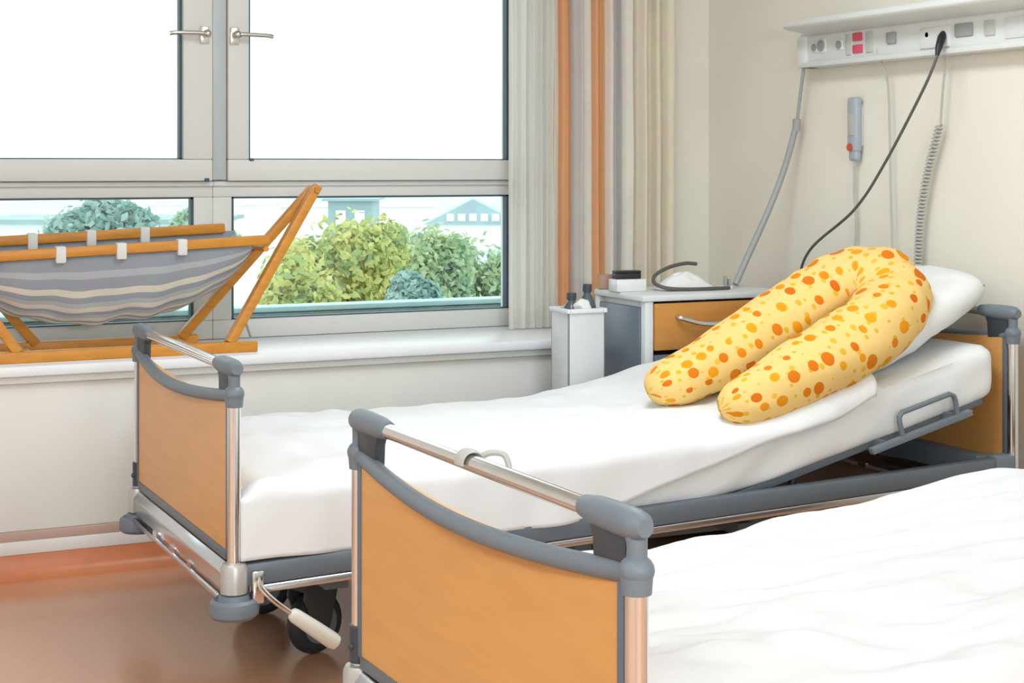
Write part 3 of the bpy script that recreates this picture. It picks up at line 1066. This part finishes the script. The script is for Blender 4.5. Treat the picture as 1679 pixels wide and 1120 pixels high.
# ------------------------------------------------------------------ cables and handset
hs = thing('nurse_call_handset', 'grey-blue call handset with a red button hanging on the cream wall', 'handset', (XW, 4.432, 1.236))
b = MB().box((-.038, -.026, .03), (-.008, .026, .215), .010, 3)
b.box((-.034, -.022, 0), (-.010, .022, .06), .009, 3)
b.build('handset_body', M['handset'], hs)
MB().box((-.008, -.018, .05), (0, .018, .19), .003).build('wall_holder', M['whiteplastic'], hs)
b = MB().cyl((-.044, .004, .046), (-.034, .004, .046), .013)
b.build('red_button', M['redbutton'], hs)
MB().box((-.041, -.016, .085), (-.036, .016, .16), .003).build('label_strip', M['cable'], hs)
MB().tube(spline([(-.022, .0, .004), (-.021, .004, -.10), (-.019, -.004, -.22), (-.020, .008, -.33), (-.03, .02, -.45)], 30), .0042, 8).build('handset_cord', M['cable'], hs)

o = MB().tube(spline([(3.325, 4.672, 1.585), (3.330, 4.70, 1.50), (3.335, 4.735, 1.365)], 16), .006, 10).build('supply_tube', M['tube'])
tag(o, 'grey tube hanging from the left end of the wall rail to the cabinet', 'tube')
MB().tube(spline([(3.336, 4.735, 1.372), (3.300, 4.760, 1.21), (3.235, 4.765, 1.06), (3.145, 4.76, .90), (3.085, 4.745, .806)], 26), .011, 12).build('thick_hose', M['tube'], o)
MB().cyl((3.335, 4.733, 1.385), (3.336, 4.738, 1.345), .0145).build('connector', M['socketgrey'], o)

o = MB().tube(spline([(3.312, 4.255, 1.600), (3.345, 4.244, 1.50), (3.350, 4.238, 1.35), (3.350, 4.232, 1.15), (3.345, 4.218, .94), (3.34, 4.21, .70)], 40), .0036, 8).build('thin_cable', M['cable'])
tag(o, 'thin pale cable hanging straight down the wall right of the call handset', 'cable')

o = MB().tube(spline([(3.300, 3.915, 1.614), (3.27, 3.905, 1.560), (3.24, 3.934, 1.456), (3.24, 4.126, 1.223), (3.25, 4.296, 1.073), (3.265, 4.56, .930), (3.28, 4.64, .80), (3.28, 4.60, .62)], 50), .0048, 10).build('power_cable', M['blackcable'])
tag(o, 'dark power cable running slantwise from the wall supply rail down behind the yellow dotted pillow', 'cable')
MB().tube([(3.312, 3.926, 1.624), (3.296, 3.918, 1.612), (3.276, 3.908, 1.580), (3.268, 3.906, 1.556)], [.013, .0135, .011, .006], 14).build('plug', M['black'], o)

pts = spline([(3.312, 3.955, 1.60), (3.345, 3.962, 1.55), (3.348, 3.975, 1.45), (3.348, 3.985, 1.35)], 20)
N = 40
for i in range(N * 10 + 1):
    t_ = i / (N * 10)
    c = Vector((3.346, 3.987 + .105 * t_ + .03 * math.sin(t_ * PI), 1.345 - .47 * t_))
    an = 2 * PI * i / 10
    pts.append(c + Vector((.0105 * math.cos(an), .0105 * math.sin(an), 0)))
o = MB().tube(pts, .0036, 6).build('coiled_cable', M['cable'])
tag(o, 'coiled pale cable hanging from the wall supply rail, rightmost on the cream wall', 'cable')


# ------------------------------------------------------------------ curtains
def curtain(x0, x1, y, z0, z1, amp, waves, seed, stops_w):
    mb = MB()
    nx = 260

    def f(a, b_):
        x = x0 + (x1 - x0) * a
        ph = a * waves * 2 * PI + 1.3 * math.sin(a * 5 + seed) + seed
        am = amp * (.75 + .35 * nz(a * 9, seed, 0))
        yy = y + am * math.sin(ph) + .25 * am * math.sin(2.3 * ph + 1) + .004 * nz(a * 20, b_ * 3, seed)
        xx = x + .12 * am * math.sin(ph * .5 + 2) * (.6 + .4 * b_) + .004 * nz(b_ * 4, a * 6, seed)
        return Vector((xx, yy, z0 + (z1 - z0) * b_))
    mb.grid(f, nx, 24, uvf=lambda a, b_: (a, b_))
    return mb


o = curtain(2.60, 3.16, 5.285, .640, 2.30, .024, 9, .7, None).build('curtain', M['curtain'], None, 180, solid=.003)
tag(o, 'floor-length cream curtain with orange and grey stripes drawn to the right of the window', 'curtain')
o = curtain(2.445, 2.622, 5.238, .634, 2.30, .014, 5, 2.2, None).build('net_curtain', M['sheer'], None, 180)
tag(o, 'pale net curtain gathered at the right edge of the window, left of the striped curtain', 'curtain')
rd = thing('curtain_rail', 'white curtain rail above the window', 'curtain rail', (1.6, 5.27, 2.32))
MB().box((-1.5, -.03, -.015), (1.6, .03, .02), .004).build('track', M['whiteplastic'], rd)
for x in (-1.4, -.2, 1.5):
    MB().box((x - .015, .0, .0), (x + .015, .12, .03), .003).build('wall_bracket', M['whiteplastic'], rd)

# ------------------------------------------------------------------ baby hammock on the sill
ZS = .629
hm = thing('baby_hammock', 'wooden baby hammock stand with a grey and cream striped sling on the window sill', 'hammock', (1.03, 5.12, ZS))


def Hm(mb):
    bmesh.ops.translate(mb.bm, vec=(-1.03, -5.12, -ZS), verts=mb.bm.verts[:])
    return mb


XC = 1.03
Hm(MB().bar((.56, 4.985, ZS + .017), (1.440, 4.985, ZS + .017), .036, .034, .004)).build('base_beam', M['pine'], hm)
Hm(MB().bar((.50, 5.255, ZS + .017), (1.318, 5.255, ZS + .017), .036, .034, .004)).build('base_beam', M['pine'], hm)
for x in (.745, 1.24):
    Hm(MB().bar((x, 4.980, ZS + .014), (x, 5.265, ZS + .014), .03, .022, .003)).build('cross_bar', M['pine'], hm)
for s in (1, -1):
    def X(v):
        return XC + s * v
    fr = ((X(.322), 4.990, ZS + .028), (X(.648), 5.098, 1.152))
    bk = ((X(.232), 5.250, ZS + .028), (X(.645), 5.128, 1.146))
    Hm(MB().bar(*fr, .030, .038, .004, up=(0, 1, 0))).build('leg', M['pine'], hm)
    Hm(MB().bar(*bk, .030, .038, .004, up=(0, 1, 0))).build('leg', M['pine'], hm)
    Hm(MB().cyl((X(.642), 5.07, 1.140), (X(.642), 5.155, 1.140), .010)).build('apex_peg', M['pine'], hm)
    # little rest dowel between the two legs, carrying the poles
    Hm(MB().cyl((X(.45), 5.012, .952), (X(.45), 5.265, .952), .009)).build('dowel', M['pine'], hm)
    Hm(MB().tube([(X(.40), 5.10, .73), (X(.425), 5.10, .66)], .004, 8)).build('brace_cord', M['cord'], hm)
ZP = .962
TIL = .018


def pz(x):
    return ZP + TIL * (x - XC) / .43


POLES = [(5.025, .0, .462), (5.245, .035, .375)]
for (py, dzp, xr) in POLES:
    Hm(MB().bar((XC - .52, py, pz(XC - .52) + dzp), (XC + xr, py, pz(XC + xr) + dzp), .030, .031, .005)).build('pole', M['pine'], hm)


def sling(a, b_):
    u = 2 * a - 1                       # along
    x = XC - .035 + .445 * u
    prof = max(0.0, 1 - abs(u) ** 2.5)
    depth = .045 + .195 * prof ** .70
    w_ = 2 * b_ - 1                     # across: -1 front
    ang = w_ * PI / 2
    yc, hw = 5.135, .110
    y = yc + hw * math.sin(ang) * (1 + .12 * math.cos(ang) * prof)
    z = pz(x) - .010 + .035 * b_ - depth * (math.cos(ang) ** .8 if math.cos(ang) > 0 else 0)
    rip = .007 * math.sin(a * 30 + 2 * math.sin(b_ * 7)) + .010 * nz(a * 8, b_ * 5, 3)
    z += .004 * math.sin(a * 24 + 1) * math.cos(ang) + .004 * math.sin(a * 43 + b_ * 8) * math.cos(ang)
    y += rip * math.cos(ang) * (-1 if w_ < 0 else 1)
    z += .006 * nz(a * 8, b_ * 3, 7) * math.cos(ang)
    return Vector((x, y, z))


mb = MB()
mb.grid(sling, 90, 60, uvf=lambda a, b_: (a, min(1, 2 * b_) if b_ < .5 else 2 - 2 * b_ if b_ > .5 else 1))
Hm(mb).build('sling', M['sling'], hm, 180, solid=.003)
for (py, dzp, xr), offs in zip(POLES, ((-.387, -.193, -.010, .179), (-.44, -.243, -.061, .110))):
    for dx in offs:
        x = XC + dx
        z = pz(x) + dzp
        Hm(MB().box((x - .0155, py - .020, z - .032), (x + .0155, py + .020, z + .0195), .005)).build('hanging_loop', M['loop'], hm)

# small grey hook on the nearer bed's grip rail
hk = thing('rail_hook', 'small pale grey hook clipped over the grip rail of the nearest bed', 'hook', BED_B[0], BED_B[1])
yk = .50
b = MB()
b.tube([Vector((.0175 * math.cos(t_), yk, HR + .0175 * math.sin(t_))) for t_ in [PI * k / 12 - .1 for k in range(14)]], .0035, 8, flat=5.0)
b.build('clip', M['cable'], hk)
MB().tube(spline([(.018, yk + .01, HR + .002), (.035, yk - .004, HR + .012), (.052, yk - .016, HR + .010), (.058, yk - .022, HR - .006), (.056, yk - .024, HR - .016)], 20), .005, 8).build('hook_arm', M['cable'], hk)


# ------------------------------------------------------------------ outside
ZG = -7.0
o = MB().box((-150, 6.5, ZG - .5), (330, 420, ZG)).build('ground', mat('dry_lawn', (0.50, 0.56, 0.53), 1.0, var=.2, vscale=.05))
struct(o)
lg = MB()
lg.prism([(YW + .075, .690), (YW + .30, .672), (YW + .30, .655), (YW + .075, .655)], 'x', -2.2, 3.4)
struct(lg.build('trim_5', mat('aqua_grey_sheet_metal', (0.62, 0.72, 0.73), 0.35)))
pp = MB()
pp.box((-3, YW + .34, .40), (4.6, YW + .42, .678))
pp.box((-3, YW + .32, .684), (4.6, YW + .44, .702), .003)
struct(pp.build('trim_6', mat('teal_parapet_metal', (0.42, 0.58, 0.59), 0.5)))
struct(MB().box((-3, YW + .16, -7), (4.6, YW + .34, .45)).build('trim_7', mat('pale_render', (0.6, 0.6, 0.58), 0.9)))


def leaf_mat(name, c1, c2, c3):
    m = bpy.data.materials.new(name); m.use_nodes = True
    nt = m.node_tree; b_ = nt.nodes['Principled BSDF']
    b_.inputs['Roughness'].default_value = .8; b_.inputs['Specular IOR Level'].default_value = .2
    g = nt.nodes.new('ShaderNodeNewGeometry')
    tc = nt.nodes.new('ShaderNodeTexCoord')
    n = nt.nodes.new('ShaderNodeTexNoise'); n.inputs['Scale'].default_value = 1.3; n.inputs['Detail'].default_value = 3
    nt.links.new(tc.outputs['Object'], n.inputs['Vector'])
    ad = nt.nodes.new('ShaderNodeMath'); ad.operation = 'MULTIPLY_ADD'
    ad.inputs[1].default_value = .35
    nt.links.new(g.outputs['Random Per Island'], ad.inputs[0]); nt.links.new(n.outputs['Fac'], ad.inputs[2])
    r = nt.nodes.new('ShaderNodeValToRGB')
    r.color_ramp.elements[0].position = .45; r.color_ramp.elements[0].color = (*c1, 1)
    r.color_ramp.elements[1].position = .95; r.color_ramp.elements[1].color = (*c3, 1)
    e = r.color_ramp.elements.new(.68); e.color = (*c2, 1)
    nt.links.new(ad.outputs[0], r.inputs['Fac'])
    nt.links.new(r.outputs['Color'], b_.inputs['Base Color'])
    t = nt.nodes.new('ShaderNodeBsdfTranslucent'); nt.links.new(r.outputs['Color'], t.inputs['Color'])
    ms = nt.nodes.new('ShaderNodeMixShader'); ms.inputs[0].default_value = .4
    nt.links.new(b_.outputs[0], ms.inputs[1]); nt.links.new(t.outputs[0], ms.inputs[2])
    nt.links.new(ms.outputs[0], nt.nodes['Material Output'].inputs['Surface'])
    return m


LEAF = {
    'yellow': leaf_mat('yellow_green_leaves', (0.30, 0.42, 0.19), (0.56, 0.60, 0.22), (0.70, 0.66, 0.28)),
    'green': leaf_mat('mid_green_leaves', (0.26, 0.42, 0.29), (0.44, 0.56, 0.34), (0.58, 0.64, 0.38)),
    'teal': leaf_mat('blue_green_leaves', (0.20, 0.36, 0.34), (0.36, 0.52, 0.47), (0.48, 0.62, 0.56)),
    'pale': leaf_mat('pale_green_leaves', (0.34, 0.50, 0.38), (0.48, 0.62, 0.46), (0.60, 0.70, 0.54)),
}
BARK = mat('grey_brown_bark', (0.17, 0.14, 0.11), 0.95)


def tree(x, y, ztop, rx, h, kind, label, seed, nl=5200, ls=.13):
    """crown spans ztop-h .. ztop"""
    rnd = random.Random(seed)
    t = thing('tree', label, 'tree', (x, y, ZG), 0, 'trees outside the window')
    zc = ztop - ZG - h / 2
    blobs = [(0, 0, zc, rx * .75, h * .48)]
    for i in range(9):
        a = rnd.uniform(0, 2 * PI); rr = rx * rnd.uniform(.35, .62)
        blobs.append((rr * math.cos(a), rr * math.sin(a), zc + h * rnd.uniform(-.32, .30), rx * rnd.uniform(.32, .48), h * rnd.uniform(.16, .26)))
    c = MB()
    for i in range(nl):
        bx_, by_, bz_, br, bh = blobs[rnd.randrange(len(blobs))]
        d = Vector((rnd.gauss(0, 1), rnd.gauss(0, 1), rnd.gauss(0, 1))).normalized()
        q = rnd.uniform(.55, 1.10)
        p = Vector((bx_ + d.x * br * q, by_ + d.y * br * q, bz_ + d.z * bh * q))
        n_ = (d + Vector((rnd.gauss(0, .6), rnd.gauss(0, .6), rnd.gauss(0, .6)))).normalized()
        u = n_.orthogonal().normalized(); v = n_.cross(u)
        an = rnd.uniform(0, 2 * PI)
        u, v = u * math.cos(an) + v * math.sin(an), v * math.cos(an) - u * math.sin(an)
        s = ls * rnd.uniform(.6, 1.3)
        c.bm.faces.new([c.bm.verts.new(p + u * s), c.bm.verts.new(p + v * s * .55), c.bm.verts.new(p - u * s), c.bm.verts.new(p - v * s * .55)])
    c.build('crown', LEAF[kind], t, 180, recalc=False)
    tk = MB()
    tk.tube([(0, 0, 0), (0, 0, zc * .5), (.1, 0, zc)], [.20, .15, .08], 10)
    for i in range(5):
        a = i * 1.3
        tk.tube([(0, 0, zc - h * .35), (rx * .3 * math.cos(a), rx * .3 * math.sin(a), zc - h * .1), (rx * .55 * math.cos(a), rx * .55 * math.sin(a), zc + h * .15)], [.07, .05, .02], 8)
    tk.build('trunk', BARK, t)


tree(10.55, 30, .42, 1.45, 3.6, 'yellow', 'broad yellow-green tree in the middle of the right-hand lower window pane', 1, 10000, .10)
tree(8.15, 26, .16, .80, 2.6, 'yellow', 'smaller yellow-green tree right behind the sloping legs of the hammock stand', 2, 5000, .09)
tree(14.5, 36, -.05, 1.35, 3.8, 'green', 'mid green tree to the right of the broad yellow-green one', 3, 8500, .11)
tree(19.0, 43, -.72, 1.70, 4.2, 'green', 'green tree below the gabled grey roof seen through the window', 4, 8500, .13)
tree(24.4, 52, -1.55, 1.75, 3.6, 'pale', 'pale green tree next to the net curtain, rightmost in the window', 5, 6500, .14)
tree(10.1, 25.5, -.50, .66, 1.5, 'teal', 'dark blue-green bush low between the green trees in the window', 6, 5000, .08)
tree(11.2, 58, .30, 2.5, 4.2, 'teal', 'dull blue-green tree seen over the hammock in the left-hand lower window pane', 7, 6000, .20)
tree(17.0, 66, -.25, 1.6, 4.0, 'pale', 'pale bush behind the window post between the two lower panes', 8, 4000, .22)

PALEWALL = mat('pale_plaster', (0.86, 0.80, 0.78), 0.9)
WHITEWALL = mat('white_plaster', (0.90, 0.92, 0.92), 0.9)
ROOF = mat('blue_grey_slate', (0.34, 0.46, 0.50), 0.8, var=.1, vscale=.5)
ROOF2 = mat('teal_grey_slate', (0.30, 0.42, 0.44), 0.8, var=.1, vscale=.5)
PANE = mat('house_window', (0.92, 0.95, 0.96), 0.3)


def house(x, y, w_, d_, he, hr_, label, wall, roof, nwin, gable='x', rz=-.42):
    """he, hr_ are eave and ridge heights above the room's floor level"""
    t = thing('house', label, 'house', (x, y, ZG), rz)
    e, r_ = he - ZG, hr_ - ZG
    MB().box((-w_ / 2, -d_ / 2, 0), (w_ / 2, d_ / 2, e)).build('walls', wall, t)
    ov = .35
    if hr_ - he < .5:
        MB().box((-w_ / 2 - ov, -d_ / 2 - ov, e), (w_ / 2 + ov, d_ / 2 + ov, r_)).build('roof', roof, t)
    else:
        MB().prism([(-w_ / 2 - ov, e), (0, r_), (w_ / 2 + ov, e)], 'y', -d_ / 2 - ov, d_ / 2 + ov).build('roof', roof, t)
        # a row of windows across the gable
        for i in range(nwin):
            xx = (i - (nwin - 1) / 2) * w_ * .62 / nwin
            MB().box((xx - w_ * .2 / nwin, -d_ / 2 - ov - .08, e + (r_ - e) * .14), (xx + w_ * .2 / nwin, -d_ / 2 - ov + .02, e + (r_ - e) * .42)).build('window', PANE, t)
    for i in range(nwin):
        xx = (i - (nwin - 1) / 2) * w_ * .85 / nwin
        MB().box((xx - w_ * .22 / nwin, -d_ / 2 - .06, e - 2.0), (xx + w_ * .22 / nwin, -d_ / 2 + .02, e - .6)).build('window', PANE, t)
    return t


house(66, 150, 9.0, 9, -4.4, -1.9, 'distant house with a blue-grey gabled roof and a row of white windows', WHITEWALL, ROOF, 5)
house(62, 175, 19, 8, -3.2, -3.0, 'long pale pink building behind the gabled house in the far distance', PALEWALL, PALEWALL, 6)
house(35.5, 100, 2.8, 7, -.9, -.75, 'narrow teal-grey block rising behind the yellow-green tree', ROOF2, ROOF2, 2)
house(30, 120, 10, 8, -3.4, -3.1, 'low white building in the distance above the legs of the hammock stand', WHITEWALL, WHITEWALL, 4)
house(15.8, 80, 11, 8, -1.4, -1.2, 'low white building with a flat roof in the left-hand lower window pane', WHITEWALL, ROOF2, 5)
house(24.5, 95, 7.5, 8, -.9, -.7, 'white flat-roofed building right of the blue-green tree in the left-hand pane', WHITEWALL, WHITEWALL, 4)
